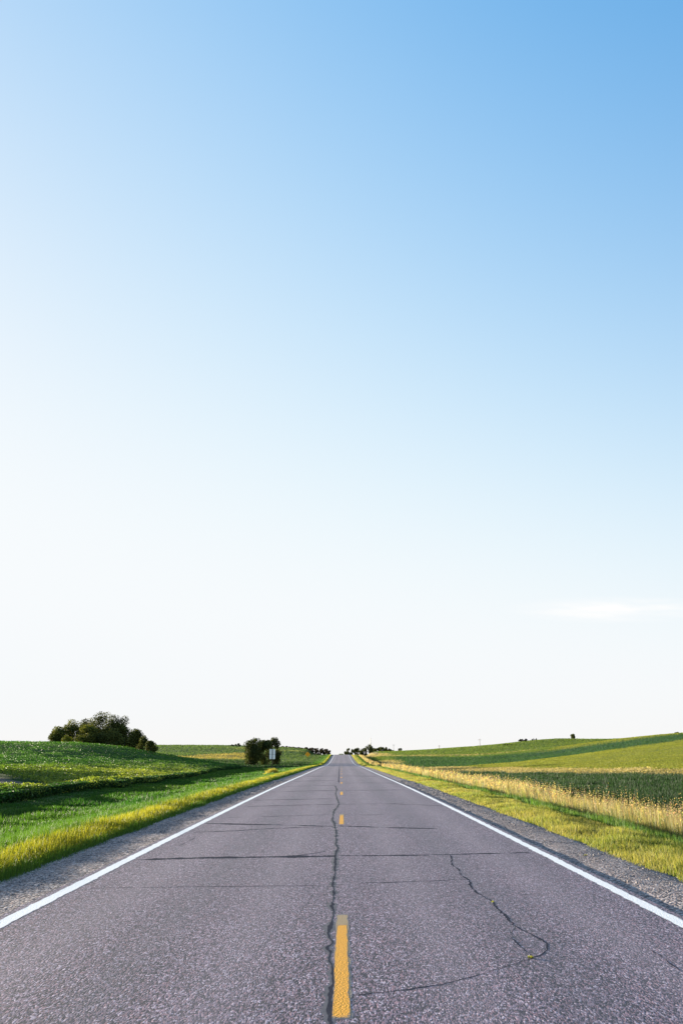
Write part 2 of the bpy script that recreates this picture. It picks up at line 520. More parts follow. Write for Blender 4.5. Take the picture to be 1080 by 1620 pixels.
LITSTRIP = [(-64, 292), (-50, 285), (-36, 305), (-38, 400), (-50, 405), (-58, 350)]  # sunlit strip of the field, drawn by a paler ground and leaf colour
GREYSTRIP = [(-60, 455), (-8, 445), (-6, 470), (-60, 505)]
BARE = [(-24.5, 50), (-21.5, 51.2), (-19.6, 51.8), (-19.1, 54), (-20.5, 56.5), (-24, 57.5)]
def tan_dist(x, y):
    xb = np.interp(y, TAN_LINE[:, 1], TAN_LINE[:, 0])
    xb = np.where(y < 84, 44 + (84 - y) * .35, xb)
    return x - xb
def zone(x, y):
    x = np.asarray(x, float); y = np.asarray(y, float)
    wx = x + (hashnoise(x, y, 9, 11) - .5) * 3.0
    wy = y + (hashnoise(x, y, 13, 12) - .5) * 4.0
    z = np.zeros(np.shape(x), int)
    edge = -15.6 - .9 * hashnoise(x, y, 6, 4) - 3.0 * sstep(80, 130, y) - 8 * sstep(150, 210, y)
    hollow = (x < -10.6) & (y > 196) & (x > -62)
    L = (x < edge) | hollow
    z[L] = 1
    z[hollow] = 8
    z[L & (y > 285)] = 7
    z[L & inpoly(wx, wy, LITSTRIP)] = 5
    z[L & inpoly(wx, wy, GREYSTRIP)] = 6
    z[inpoly(x + (wx - x) * .2, y + (wy - y) * .2, BARE)] = 9
    R = x > 10.8
    td = tan_dist(wx, y)
    z[R] = 2
    z[R & (td > 0)] = 3
    z[R & (td > -1.5 - 4.5 * sstep(100, 170, y)) & (td < 3.5)] = 5
    z[R & (y > 330)] = 6
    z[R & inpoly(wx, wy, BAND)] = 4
    z[R & inpoly(wx, wy, WATERWAY)] = 5
    z[R & (y > 300) & (x > 78) & (y < 420) & ~inpoly(wx, wy, BAND) & (x > 78 + (y - 300) * .25)] = 3
    z[(np.abs(x) <= 26) & (y > 395) & (x > 10.8)] = 5
    return z

# ------------------------------------------------------------------ ground sheet
def axis(segs):
    out = []
    for a, b, st in segs:
        out.append(np.arange(a, b, st))
    return np.concatenate(out)
xs_pos = np.concatenate([axis([(0, 4.6, 1.15), (4.6, 14, .24), (14, 30, .8), (30, 160, 3.2), (160, 400, 12), (400, 1000, 60), (1000, 4800, 400)]), [4800]])
xs = np.concatenate([-xs_pos[:0:-1], xs_pos])
ys = np.concatenate([axis([(-400, -40, 60), (-40, 0, 5), (0, 60, .7), (60, 140, 1.6), (140, 460, 3.2), (460, 800, 8), (800, 2000, 50), (2000, 5600, 400)]), [5600]])
GX, GY = np.meshgrid(xs, ys)
GZ = ground_z(GX, GY)
nx, ny = len(xs), len(ys)
idx = np.arange(nx * ny).reshape(ny, nx)
quads = np.stack([idx[:-1, :-1], idx[:-1, 1:], idx[1:, 1:], idx[1:, :-1]], -1).reshape(-1, 4)
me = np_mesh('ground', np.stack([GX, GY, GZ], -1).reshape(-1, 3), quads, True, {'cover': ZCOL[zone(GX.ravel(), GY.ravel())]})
ground = new_obj('ground', me, M_ground)
tag(ground, 'rolling farmland with grass ditches and striped green crop fields', 'ground', kind='structure')

# ------------------------------------------------------------------ road and shoulders
RW_L, RW_R = -3.84, 3.83
ry = np.concatenate([np.arange(-40, 700, 2.0)])
def road_mesh():
    cx = np.linspace(RW_L, RW_R, 9)
    rows = []
    for y in ry:
        z = float(zr(y))
        rows.append([(RW_L - .04, y, z - .12)] + [(x, y, z) for x in cx] + [(RW_R + .02, y, z - .12)])
    V = np.array(rows); m = V.shape[1]
    i = np.arange(V.shape[0] * m).reshape(V.shape[0], m)
    q = np.stack([i[:-1, :-1], i[:-1, 1:], i[1:, 1:], i[1:, :-1]], -1).reshape(-1, 4)
    return np_mesh('road', V.reshape(-1, 3), q)
road = new_obj('road', road_mesh(), M_asph)
tag(road, 'straight two-lane asphalt country road running to a distant crest', 'road', kind='structure')

def shoulder(side, name, label):
    s0 = 3.83 if side < 0 else 3.82
    cols = np.array([s0, 4.0, 4.3, 4.6, 4.9, 5.2, 5.45])
    base = np.array([-.012, -.016, -.022, -.032, -.045, -.085, -.16]) if side < 0 else np.array([-.031, -.028, -.028, -.036, -.052, -.09, -.17])
    yy = np.concatenate([np.arange(-40, 60, .5), np.arange(60, 700, 2.0)])
    S, Y = np.meshgrid(cols, yy)
    Z = zr(Y) + base[None] + (hashnoise(S, Y, .7, 9) - .5) * .02 * (S > 3.9)
    V = np.stack([side * S, Y, Z], -1)
    i = np.arange(S.size).reshape(S.shape)
    q = np.stack([i[:-1, :-1], i[:-1, 1:], i[1:, 1:], i[1:, :-1]], -1).reshape(-1, 4)
    if side < 0: q = q[:, ::-1]
    o = new_obj(name, np_mesh(name, V.reshape(-1, 3), q, True), M_grav)
    tag(o, label, 'road shoulder', kind='structure')
    return o
sh_l = shoulder(-1, 'gravel_shoulder', 'gravel shoulder between left white line and bright grass verge')
sh_r = shoulder(1, 'gravel_shoulder', 'gravel shoulder right of the road with dark pavement drop')

def strip(name, x0f, x1f, yy, lift, mat, jitter=0.0, seed=0):
    """painted stripe following the road"""
    yy = np.asarray(yy, float)
    r = np.random.default_rng(seed)
    f = np.array([0, .18, .5, .82, 1.0]); e = np.array([0, .75, 1, .75, 0])
    a = x0f(yy) if callable(x0f) else np.full(len(yy), x0f)
    b = x1f(yy) if callable(x1f) else np.full(len(yy), x1f)
    a = a + r.normal(0, jitter, len(yy)); b = b + r.normal(0, jitter, len(yy))
    X = a[:, None] * (1 - f) + b[:, None] * f
    Y = np.repeat(yy[:, None], 5, 1)
    yv = ry; Z = np.interp(Y, yv, zr(yv)) + lift
    E = np.repeat(e[None], len(yy), 0).copy()
    if len(yy) < 60:
        E[0] = 0; E[-1] = 0
    i = np.arange(X.size).reshape(X.shape)
    q = np.stack([i[:-1, :-1], i[:-1, 1:], i[1:, 1:], i[1:, :-1]], -1).reshape(-1, 4)
    return new_obj(name, np_mesh(name, np.stack([X, Y, Z], -1).reshape(-1, 3), q, False, {'edge': E.ravel()}), mat, road)

yy_line = np.concatenate([np.arange(-40, 5, 2.0), np.arange(5, 40, .12), np.arange(40, 130, .5), np.arange(130, 690, 2.0)])
strip('edge_line', -3.75, -3.57, yy_line, .002, M_white, .006, 1)['label'] = 'solid white edge line on the left of the road'
strip('edge_line', 3.575, 3.745, yy_line, .002, M_white, .008, 2)['label'] = 'solid white edge line on the right of the road'
y0 = 6.22
for k in range(-2, 29):
    a = y0 + 15.24 * k
    n = 26 if k < 3 else 6
    yy = np.linspace(a, a + 3.05, n)
    if k < 3:
        g = strip('faded_lane_dash', -.062, .078, np.linspace(a - .02, a + 3.62, 30), .0010, M_ghost, .006, 40 + k)
        d = strip('lane_dash', (lambda t, a=a: np.interp(t, [a, a + 1.6, a + 3.05], [-.062, -.060, -.046])), .06, yy, .0022, M_yellow, .004, 10 + k)
    else:
        d = strip('lane_dash', -.06, .06, yy, .003, M_yellow if k < 12 else M_ghost, .003, 10 + k)

# cracks and sealed joints, measured points on the surface
def crack(name, pix, hw, wig, mat=M_seal, lift=.0014, seed=0, step=.05):
    P = np.array([on_road(*p) for p in pix])
    seg = np.linalg.norm(np.diff(P, axis=0), axis=1)
    t = np.concatenate([[0], np.cumsum(seg)])
    far = P[:, 1].mean()
    st = step * max(1, far / 14)
    n = max(6, int(t[-1] / st))
    tt = np.linspace(0, t[-1], n)
    x = np.interp(tt, t, P[:, 0]); y = np.interp(tt, t, P[:, 1])
    r = np.random.default_rng(seed + 100)
    w = r.normal(0, 1, n)
    w2 = np.convolve(r.normal(0, 1, n + 10), np.ones(11) / 3.3, 'valid')[:n]
    d = np.stack([np.gradient(x), np.gradient(y)], 1); d /= np.linalg.norm(d, axis=1)[:, None] + 1e-9
    nrm = np.stack([-d[:, 1], d[:, 0]], 1)
    x = x + nrm[:, 0] * (w * .35 + w2 * .65) * wig; y = y + nrm[:, 1] * (w * .35 + w2 * .65) * wig
    h = hw * np.clip(1 + .45 * np.convolve(r.normal(0, 1, n + 4), np.ones(5) / 2.3, 'valid')[:n], .25, 2.2)
    h[0] *= .3; h[-1] *= .3
    A = np.stack([x + nrm[:, 0] * h, y + nrm[:, 1] * h], 1); B = np.stack([x - nrm[:, 0] * h, y - nrm[:, 1] * h], 1)
    V = np.zeros((2 * n, 3)); V[0::2, :2] = A; V[1::2, :2] = B
    V[:, 2] = np.interp(V[:, 1], ry, zr(ry)) + lift
    i = np.arange(n - 1) * 2
    q = np.stack([i, i + 2, i + 3, i + 1], 1)[:, ::-1]
    if np.cross(np.append(V[q[0][1]][:2] - V[q[0][0]][:2], 0), np.append(V[q[0][2]][:2] - V[q[0][0]][:2], 0))[2] < 0:
        q = q[:, ::-1]
    return new_obj(name, np_mesh(name, V, q), mat, road)

centre = [(521.5, 1622), (522.5, 1575), (526.6, 1550), (525.5, 1534), (518, 1520), (521, 1508), (517, 1498), (525.6, 1490), (519.4, 1477), (524.5, 1465),
          (527.6, 1446.5), (526.4, 1430), (527.4, 1414.8), (526.7, 1394), (531, 1366), (529, 1355.5), (534.8, 1342), (529.6, 1335.5), (531.8, 1327), (530.4, 1312.6),
          (528.9, 1302), (525, 1297.8), (528, 1289), (527.4, 1283.7), (534.8, 1275.5), (535.5, 1271), (533, 1262), (531, 1256), (532.6, 1249), (530, 1243)]
crack('sealing_band', centre, .040, .011, M_band, .0008, seed=1, step=.04)
crack('centre_crack', centre, .014, .011, seed=1, step=.04)['label'] = 'long wandering sealed crack just left of the yellow dashes'
crack('centre_crack', [(535.5, 1238), (536, 1228), (536.3, 1220), (537, 1212)], .035, .01, seed=2)
TR = [
    ('sealed_joint', [(216.7, 1360), (326.7, 1357.3), (430, 1355.6), (533, 1354.3)], .034, .016),
    ('crack', [(466.7, 1353.6), (492, 1350.8), (515, 1347.3)], .014, .012),
    ('sealed_joint', [(535, 1354), (640, 1353.3), (711, 1352), (790, 1350), (838, 1349)], .018, .014),
    ('sealed_joint', [(323, 1302.7), (420, 1304.8), (513, 1306.9), (529, 1308)], .035, .02),
    ('crack', [(306.7, 1316.7), (380, 1314), (433, 1310.7), (513, 1308)], .024, .02),
    ('sealed_joint', [(533, 1306.6), (580, 1308), (620, 1309.6), (690, 1311)], .030, .02),
    ('crack', [(137, 1405), (260, 1403.5), (380, 1402.5), (500, 1401)], .007, .012),
    ('crack', [(565, 1397.5), (620, 1396), (690, 1393.5), (738, 1391)], .008, .012),
    ('crack', [(360, 1293.5), (480, 1290), (527, 1289)], .014, .02),
    ('crack', [(541, 1289), (580, 1289.3), (610, 1288.8)], .010, .02),
    ('crack', [(390, 1276), (460, 1274), (533, 1272.5), (620, 1271.5), (700, 1275)], .026, .02),
    ('crack', [(400, 1266), (460, 1264.8), (527, 1263.5)], .022, .02),
    ('crack', [(436, 1252.5), (480, 1251.5), (531, 1250.5), (590, 1250.2), (640, 1249.5)], .03, .02),
    ('crack', [(452, 1244.4), (480, 1243.5), (530, 1242.5)], .03, .02),
    ('crack', [(545, 1239), (585, 1238.4), (623, 1239)], .03, .02),
    ('crack', [(465, 1236), (500, 1235.2), (533, 1235)], .03, .02),
    ('crack', [(485, 1228), (540, 1227.5), (598, 1228)], .04, .02),
    ('crack', [(310, 1325), (298, 1331), (283, 1338)], .008, .012),
    ('crack', [(1030, 1503), (1042, 1511), (1058, 1524), (1076, 1536)], .008, .012),
    ('crack', [(740, 1416), (778, 1414), (840, 1415)], .003, .01),
]
for i, (nm, p, hw, wg) in enumerate(TR):
    D_ = on_road(*p[0])[1]
    sealed = nm == 'sealed_joint'
    if i < 17: hw *= (2.7 if sealed else 2.2) * max(1.0, D_ / 22)
    crack(nm, p, hw, wg, M_seal if sealed else M_open, seed=10 + i)
DIAG = [(711, 1352), (714, 1358), (712, 1364), (722, 1374), (735, 1390), (741, 1396), (746, 1406), (756, 1413), (768, 1421), (778, 1428), (789, 1440), (800, 1451), (812, 1464)]
crack('crack', DIAG, .012, .020, seed=60)['label'] = 'long diagonal open crack in the right lane'
crack('crack', [(812, 1464), (828, 1473), (846, 1482), (866, 1494), (866, 1502), (856, 1510), (842, 1515)], .009, .010, seed=61)
crack('crack', [(814, 1468), (808, 1477), (810, 1484), (818, 1493), (830, 1503), (841, 1513)], .007, .010, seed=62)
crack('crack', [(842, 1515), (822, 1521), (790, 1532), (762, 1542), (730, 1549), (700, 1557), (640, 1566), (560, 1575)], .006, .010, seed=63)
crack('crack', [(818, 1493), (824, 1489), (829, 1486)], .004, .006, seed=64)

# ------------------------------------------------------------------ plants: blades and leaves
def blades(name, x, y, h, w, col_base, col_tip, lean=.35, mid=.55, zoff=-.02, mat=None, cat='grass', label=None, seed=0, parent=None, kind='stuff', zbase=None):
    r = np.random.default_rng(seed)
    n = len(x)
    z = (ground_z(x, y) if zbase is None else zbase) + zoff
    th = r.uniform(0, 2 * np.pi, n)
    dx, dy = np.cos(th), np.sin(th)
    la = r.uniform(0, 2 * np.pi, n); lm = np.abs(r.normal(0, lean, n)) * h
    lx, ly = np.cos(la) * lm, np.sin(la) * lm
    V = np.zeros((n, 5, 3))
    hw = w * .5
    for k, (f, sgn, hf, lf) in enumerate(((1, -1, 0, 0), (1, 1, 0, 0), (.8, -1, .55, .35), (.8, 1, .55, .35), (0, 0, 1, 1))):
        V[:, k, 0] = x + dx * hw * f * sgn + lx * lf
        V[:, k, 1] = y + dy * hw * f * sgn + ly * lf
        V[:, k, 2] = z + h * hf * np.sqrt(np.clip(1 - (lm / np.maximum(h, 1e-4) * .5 * lf) ** 2, .3, 1))
    C = np.zeros((n, 5, 3))
    C[:, 0] = C[:, 1] = col_base
    C[:, 2] = C[:, 3] = (1 - mid) * col_base + mid * col_tip
    C[:, 4] = col_tip
    b = np.arange(n)[:, None] * 5
    q = b + np.array([[0, 1, 3, 2]]); t = b + np.array([[2, 3, 4]])
    me = np_mesh(name, V.reshape(-1, 3), [q, t], True, {'col': C.reshape(-1, 3)})
    o = new_obj(name, me, mat or M_grass, parent)
    if label: tag(o, label, cat, kind=kind)
    return o

def leaves(name, x, y, z, size, col, mat=None, flat=.5, label=None, cat='crop', seed=0, parent=None, kind='stuff', world=True):
    """bent leaf diamonds (two triangles) with random attitude"""
    r = np.random.default_rng(seed)
    n = len(x)
    nrm = r.normal(0, 1, (n, 3)); nrm[:, 2] = np.abs(nrm[:, 2]) + flat
    nrm /= np.linalg.norm(nrm, axis=1)[:, None]
    a = np.cross(nrm, r.normal(0, 1, (n, 3))); a /= np.linalg.norm(a, axis=1)[:, None] + 1e-9
    b = np.cross(nrm, a)
    c = np.stack([x, y, z], 1)
    s = np.asarray(size)[:, None] * .5
    fold = nrm * s * .35
    V = np.stack([c - a * s, c + b * s * .62 + fold, c + a * s, c - b * s * .62 + fold], 1)
    base = np.arange(n)[:, None] * 4
    t = np.concatenate([base + np.array([[0, 1, 2]]), base + np.array([[0, 2, 3]])])
    C = np.repeat(col[:, None], 4, 1)
    me = np_mesh(name, V.reshape(-1, 3), t, False, {'col': C.reshape(-1, 3)})
    o = new_obj(name, me, mat or M_crop, parent)
    if label: tag(o, label, cat, kind=kind)
    return o

def logd(n, a, b):
    return a * (b / a) ** rng.random(n)

def vary(c, n, amt=.25, hue=.12):
    c = np.asarray(c, float)
    k = np.exp(rng.normal(0, amt, (n, 1)))
    return np.clip(c * k * np.exp(rng.normal(0, hue, (n, 3))), 0, .9)

def lerp(a, b, t):
    return np.asarray(a) * (1 - t[:, None]) + np.asarray(b) * t[:, None]

def in_view(x, y, margin=.05):
    return np.abs(x) < (540 / 1291 + margin) * y + 3

# --- verge, left: lit crest and shaded foot put into the tip colour
n = 190000
y = logd(n, 8, 430); s = 4.78 + 2.9 * rng.random(n) ** .85 + (hashnoise(0 * y, y, 1.3, 21) - .5) * .5
k = in_view(-s, y); y, s = y[k], s[k]; n = len(y)
cl = hashnoise(s * 1.3, y, .9, 22); cl2 = hashnoise(s, y, 3.5, 23)
prof = np.interp(s, [4.6, 5.0, 5.6, 6.5, 7.8], [.35, .75, 1.1, 1.0, .9])
h = (.17 + .10 * cl) * prof * rng.uniform(.6, 1.25, n)
t = np.clip(.35 + .6 * cl2 + rng.normal(0, .18, n) - 1.2 * sstep(5.7, 6.4, s) - 1.3 * (1 - sstep(4.95, 5.3, s)), 0, 1)
blades('verge_grass', -s, y, h, .007 * np.maximum(1, y / 11), vary((.055, .10, .018), n, .2), lerp((.050, .115, .014), (.35, .31, .028), t) * np.exp(rng.normal(0, .15, (n, 1))),
       label='short yellow-green sunlit grass verge along the left shoulder', seed=1)
# --- ditch, left
n = 200000
y = logd(n, 11, 400); s = 6.7 + (9.8 + 6 * sstep(90, 150, y) - 12 * sstep(185, 205, y)) * rng.random(n)
k = in_view(-s, y); y, s = y[k], s[k]; n = len(y)
cl = hashnoise(s, y, 1.6, 24); cl2 = hashnoise(s, y, 5, 25)
h = (.10 + .30 * cl ** 1.7) * (1 - .5 * sstep(12, 15, s)) * rng.uniform(.6, 1.3, n)
blades('ditch_grass', -s, y, h, .009 * np.maximum(1, y / 10), vary((.015, .048, .013), n, .2), lerp((.022, .090, .014), (.060, .130, .016), np.clip(cl2 + rng.normal(0, .15, n), 0, 1)),
       label='lush green grass filling the shallow ditch below the bean field', seed=2)
# --- verge, right
n = 190000
y = logd(n, 8, 430); s = 4.88 + 2.25 * rng.random(n) ** .9 + (hashnoise(0 * y, y, 1.1, 31) - .5) * .55
k = in_view(s, y); y, s = y[k], s[k]; n = len(y)
cl = hashnoise(s * 1.3, y, .8, 32); cl2 = hashnoise(s, y, 2.5, 33)
prof = np.interp(s, [4.6, 5.1, 5.6, 6.7, 7.6], [.3, .65, 1.0, .95, 1.0])
h = (.08 + .15 * cl) * prof * rng.uniform(.6, 1.3, n)
t = np.clip(.25 + .55 * cl2 + rng.normal(0, .22, n), 0, 1)
blades('verge_grass', s, y, h, .007 * np.maximum(1, y / 11), lerp((.06, .10, .02), (.20, .17, .06), t * .7), lerp((.115, .18, .025), (.34, .285, .10), t) * np.exp(rng.normal(0, .15, (n, 1))),
       label='short dry-tipped grass verge along the right gravel shoulder', seed=3)
# --- bank of green grass below the right verge
n = 110000
y = logd(n, 9, 430); s = 7.1 + 2.1 * rng.random(n)
k = in_view(s, y); y, s = y[k], s[k]; n = len(y)
cl = hashnoise(s, y, 1.2, 34)
h = (.24 + .20 * cl) * (1 + .35 * sstep(7.6, 8.6, s)) * rng.uniform(.6, 1.25, n)
blades('bank_grass', s, y, h, .008 * np.maximum(1, y / 11), vary((.035, .08, .02), n, .2), vary((.075, .14, .03), n, .2),
       label='dense green grass on the bank between right verge and tall tan grass', seed=4)
# --- tall tan grass with seed heads
n = 82000
y = logd(n, 12, 420); s = 8.6 + 2.4 * rng.random(n) + (hashnoise(0 * y, y, 3, 35) - .5) * .5
k = in_view(s, y); y, s = y[k], s[k]; n = len(y)
cl = hashnoise(s, y, 1.5, 36)
h = (.80 + .50 * cl) * rng.uniform(.55, 1.25, n)
blades('tall_grass', s, y, h, .007 * np.maximum(1, y / 12), vary((.05, .095, .025), n, .2), vary((.36, .285, .165), n, .22), lean=.14, mid=.28,
       label='tall tan seeding grass standing in a row along the right ditch', seed=5)
n = 5500
y = logd(n, 14, 300); s = 8.6 + 2.4 * rng.random(n)
k = in_view(s, y) & (hashnoise(s, y, 4, 37) > .35); y, s = y[k], s[k]; n = len(y)
hh = rng.uniform(.95, 1.55, n)
gz = ground_z(s, y)
xs_, ys_, zs_, sz_ = [], [], [], []
ox = rng.normal(0, .10, n) * hh; oy = rng.normal(0, .08, n) * hh
for j in range(5):
    f = 1.0 - j * .055
    xs_.append(s + ox * f + rng.normal(0, .012, n) * np.maximum(1, y / 25)); ys_.append(y + oy * f); zs_.append(gz + hh * f + rng.normal(0, .01, n)); sz_.append(.032 * (1 + .22 * j) * np.maximum(1, y / 26))
XX, YY, ZZ, SS = map(np.concatenate, (xs_, ys_, zs_, sz_))
leaves('seed_heads', XX, YY, ZZ, SS, vary((.36, .29, .17), len(XX), .2), M_grass, 0, 'feathery tan seed heads above the tall roadside grass', 'grass', seed=6)
# --- low meadow, right: shade of the road embankment put into the blade colour
n = 230000
y = logd(n, 22, 420); s = 10.4 + 34 * rng.random(n) ** 1.2
k = in_view(s, y); y, s = y[k], s[k]
zz = zone(s, y); k = (zz == 2) | (zz == 0); y, s = y[k], s[k]; n = len(y)
cl = hashnoise(s, y, 3, 41)
h = (.28 + .28 * cl) * rng.uniform(.7, 1.2, n)
blades('meadow_grass', s, y, h, .009 * np.maximum(1, y / 11), vary((.013, .034, .016), n, .10), vary((.019, .043, .019), n, .10),
       label='meadow grass in the low field right of the tan grass, embankment shade in its colour', seed=7)

# --- crops over the fields: one stuff object for every crop
def crop(name, label, code, n, ya, yb, side, leaf, height, c1, c2, rows=None, seed=0, cat='crop', xmax=.47, pixel=.0011, mat=None, flat=.3, clump=0.0, feather=1.0):
    y = logd(n, ya, yb)
    x = side * y * xmax * rng.random(n)
    if rows:
        x = np.round(x / rows) * rows + rng.normal(0, rows * .2, n)
    k = zone(x + rng.normal(0, .004 * y + .15, n) * feather, y + rng.normal(0, .010 * y + .2, n) * feather) == code
    x, y = x[k], y[k]; n = len(x)
    cl = hashnoise(x, y, 5, seed + 3) * .6 + hashnoise(x, y, 1.4, seed + 5) * .4
    hz = height * (.35 + .65 * rng.random(n) ** .6) * (.75 + .5 * cl)
    col = lerp(c1, c2, np.clip(cl + rng.normal(0, .25, n), 0, 1)) * np.exp(rng.normal(0, .18, (n, 1)))
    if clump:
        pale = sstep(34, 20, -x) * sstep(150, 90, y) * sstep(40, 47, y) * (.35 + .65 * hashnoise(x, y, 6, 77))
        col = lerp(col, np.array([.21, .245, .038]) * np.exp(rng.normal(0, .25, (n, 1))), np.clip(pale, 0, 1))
        gap = (((x + 32.5) / 3.4) ** 2 + ((y - 79) / 3.6) ** 2) < 1 + .6 * (hashnoise(x, y, 1.5, 78) - .5)
        hz = np.where(gap, hz * .1 - .15, hz)
        bare_near = (((x + 19.6) / 3.2) ** 2 + ((y - 49.5) / 4.5) ** 2) < 1
        hz = np.where(bare_near, hz * .35, hz)
    if clump: hz *= (1 - .55 * clump) + .8 * clump * hashnoise(x, y, 1.9, seed + 8)
    sz = np.maximum(leaf, y * pixel) * rng.uniform(.7, 1.4, n)
    return leaves(name, x, y, ground_z(x, y) + hz, sz, col, mat or M_crop, flat, label, cat, seed)
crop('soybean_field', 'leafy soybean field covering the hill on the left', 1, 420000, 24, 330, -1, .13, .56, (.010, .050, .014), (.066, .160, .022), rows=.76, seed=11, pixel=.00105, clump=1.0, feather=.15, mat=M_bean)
n = 90000
y = logd(n, 22, 190)
edge = 15.6 + .9 * hashnoise(-15.6 + 0 * y, y, 6, 4) + 3.0 * sstep(80, 130, y) + 8 * sstep(150, 210, y)
x = -(edge + .1 + 1.3 * rng.random(n) ** 1.3); k = in_view(x, y) & (zone(x, y) == 1); x, y = x[k], y[k]; n = len(y)
leaves('soybean_edge', x, y, ground_z(x, y) + .05 + .47 * rng.random(n) ** .7, np.maximum(.12, y * .00105) * rng.uniform(.7, 1.3, n), vary((.022, .058, .018), n, .3), M_crop, .1,
       'steep leafy edge row of the soybean field above the left ditch', 'crop', 21)
crop('hollow_grass', 'grass in the hollow beside the three roadside trees, tree shade in its colour', 8, 90000, 200, 300, -1, .2, .4, (.016, .042, .018), (.030, .062, .024), seed=12)  # tree shadow over the hollow painted into the leaf colour
crop('far_crop', 'green crop on the far field behind the left grove', 7, 120000, 280, 900, -1, .3, .6, (.045, .085, .035), (.085, .13, .05), seed=13)
crop('dry_or_lit_strip', 'pale strip left of the three roadside trees, sunlight in its colour', 5, 60000, 270, 430, -1, .3, .5, (.17, .16, .05), (.32, .26, .10), seed=14)
crop('far_crop', 'pale strip of crop under the distant treeline', 6, 40000, 420, 520, -1, .3, .5, (.11, .14, .06), (.19, .2, .09), seed=15)
crop('bright_crop', 'yellow-green sunlit crop over the right-hand hill', 3, 330000, 80, 420, 1, .16, .45, (.125, .155, .030), (.21, .215, .048), seed=16, pixel=.0009)
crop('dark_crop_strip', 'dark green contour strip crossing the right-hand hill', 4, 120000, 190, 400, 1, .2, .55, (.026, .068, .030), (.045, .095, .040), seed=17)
crop('dry_or_lit_strip', 'tan dry grass strips between the right-hand fields', 5, 200000, 80, 460, 1, .2, .6, (.20, .175, .085), (.36, .295, .165), seed=18)
crop('far_crop', 'mid green crop on the far right-hand hill', 6, 200000, 320, 800, 1, .3, .6, (.060, .11, .030), (.13, .17, .045), seed=19)

# ------------------------------------------------------------------ trees
def tree(name, label, x, y, h, w, group=None, nleaf=2200, clumps=30, seed=0, c1=(.024, .034, .011), c2=(.105, .118, .030), trunk=.22, low=.12, leaf=.44, airy=.04, cat='tree', zoff=-.1, shape=.5):
    r = np.random.default_rng(seed)
    root = empty(name, (x, y, float(ground_z(x, y)) + zoff))
    tag(root, label, cat, group)
    hb = h * low
    cz = (h + hb) / 2; rz_ = (h - hb) / 2; rx = w / 2
    # clump centres: spread through an uneven crown
    u = r.normal(0, 1, (clumps, 3)); u /= np.linalg.norm(u, axis=1)[:, None]
    rad = r.uniform(.35, .88, clumps) ** .6
    cc = u * rad[:, None] * np.array([rx, rx, rz_]) * np.array([.92, .92, .9])
    taper = 1 - .35 * shape * np.clip(cc[:, 2] / rz_, 0, 1)
    cc[:, :2] *= taper[:, None]
    cc[:, 2] += cz
    cr = r.uniform(.25, .44, clumps) * min(rx, rz_) * 1.15
    # wood
    parts = []
    top = h * .62
    bend = r.normal(0, .03 * h, 2)
    pts = [(0, 0, 0), (bend[0] * .3, bend[1] * .3, top * .4), (bend[0] * .8, bend[1] * .8, top * .75), (bend[0], bend[1], top)]
    parts.append(tube(pts, [trunk, trunk * .8, trunk * .5, trunk * .2], 7))
    for j in range(min(7, clumps)):
        c = cc[j]; b0 = np.array([bend[0] * .5, bend[1] * .5, min(max(hb * .9, c[2] * .5), top * .8)])
        mid = (b0 + c) / 2 + np.array([0, 0, .04 * h])
        parts.append(tube([b0, mid, c], [trunk * .42, trunk * .26, trunk * .06], 5))
    v, f = join(parts)
    new_obj('trunk', np_mesh('trunk', v, f, True), M_bark, root)
    # leaves
    wgt = cr ** 2; wgt /= wgt.sum()
    nleaf = int(nleaf * 2.0)
    which = r.choice(clumps, nleaf, p=wgt)
    d = r.normal(0, 1, (nleaf, 3)); d /= np.linalg.norm(d, axis=1)[:, None]
    rr = r.uniform(0, 1, nleaf) ** .40
    P = cc[which] + d * (cr[which] * rr * 1.1)[:, None] * np.array([1.1, 1.1, .85])
    if airy > 0:
        keep = hashnoise(P[:, 0] * 3 + seed, P[:, 2] * 3 + P[:, 1], h * .35, seed) > airy
        P, which = P[keep], which[keep]
    # fit the crown to the height and width of this tree
    P[:, 2] = hb + (P[:, 2] - np.quantile(P[:, 2], .01)) * (h - hb) / (np.quantile(P[:, 2], .999) - np.quantile(P[:, 2], .01))
    P[:, :2] *= rx / np.quantile(np.abs(P[:, :2]), .992)
    P[:, 2] = np.maximum(P[:, 2], .05)
    tone = (r.random(clumps) ** 1.5)[which]
    col = lerp(c1, c2, np.clip(tone * .7 + r.random(len(P)) * .3, 0, 1)) * np.exp(r.normal(0, .2, (len(P), 1)))
    leaves('crown', P[:, 0], P[:, 1], P[:, 2], leaf * r.uniform(.6, 1.3, len(P)), col, M_leaf, .2, None, None, seed, root)
    return root

def tree_px(name, label, px, top, wpx, D, **kw):
    x = (px - 540) / 1291 * D
    zt = EYE + (1187 - top) * D / 1350
    zb = float(ground_z(x, D))
    return tree(name, label, x, D, zt - zb + .1, wpx * D / 1291, **kw)

G1 = 'trees of the hilltop grove on the left'
LIT_OLIVE1, LIT_OLIVE2 = (.038, .052, .013), (.16, .17, .036)  # left crowns lighter: sunlit side of the grove put into leaf colour
tree_px('tree', 'small rounded tree at the left end of the hilltop grove', 89, 1149, 26, 236, group=G1, seed=1, c1=LIT_OLIVE1, c2=LIT_OLIVE2, low=.05)
tree_px('tree', 'broad olive tree second from the left in the hilltop grove', 112, 1138, 36, 240, group=G1, seed=2, c1=LIT_OLIVE1, c2=LIT_OLIVE2, low=.05, nleaf=2600)
tree_px('tree', 'grey-green tree behind the round one in the hilltop grove', 134, 1137, 32, 252, group=G1, seed=3, c1=(.032, .038, .016), c2=(.09, .095, .036), low=.05, nleaf=2600)
tree_px('tree', 'round leafy tree at the front of the hilltop grove', 136, 1147, 34, 228, group=G1, seed=4, c1=LIT_OLIVE1, c2=LIT_OLIVE2, low=.03, nleaf=2800)
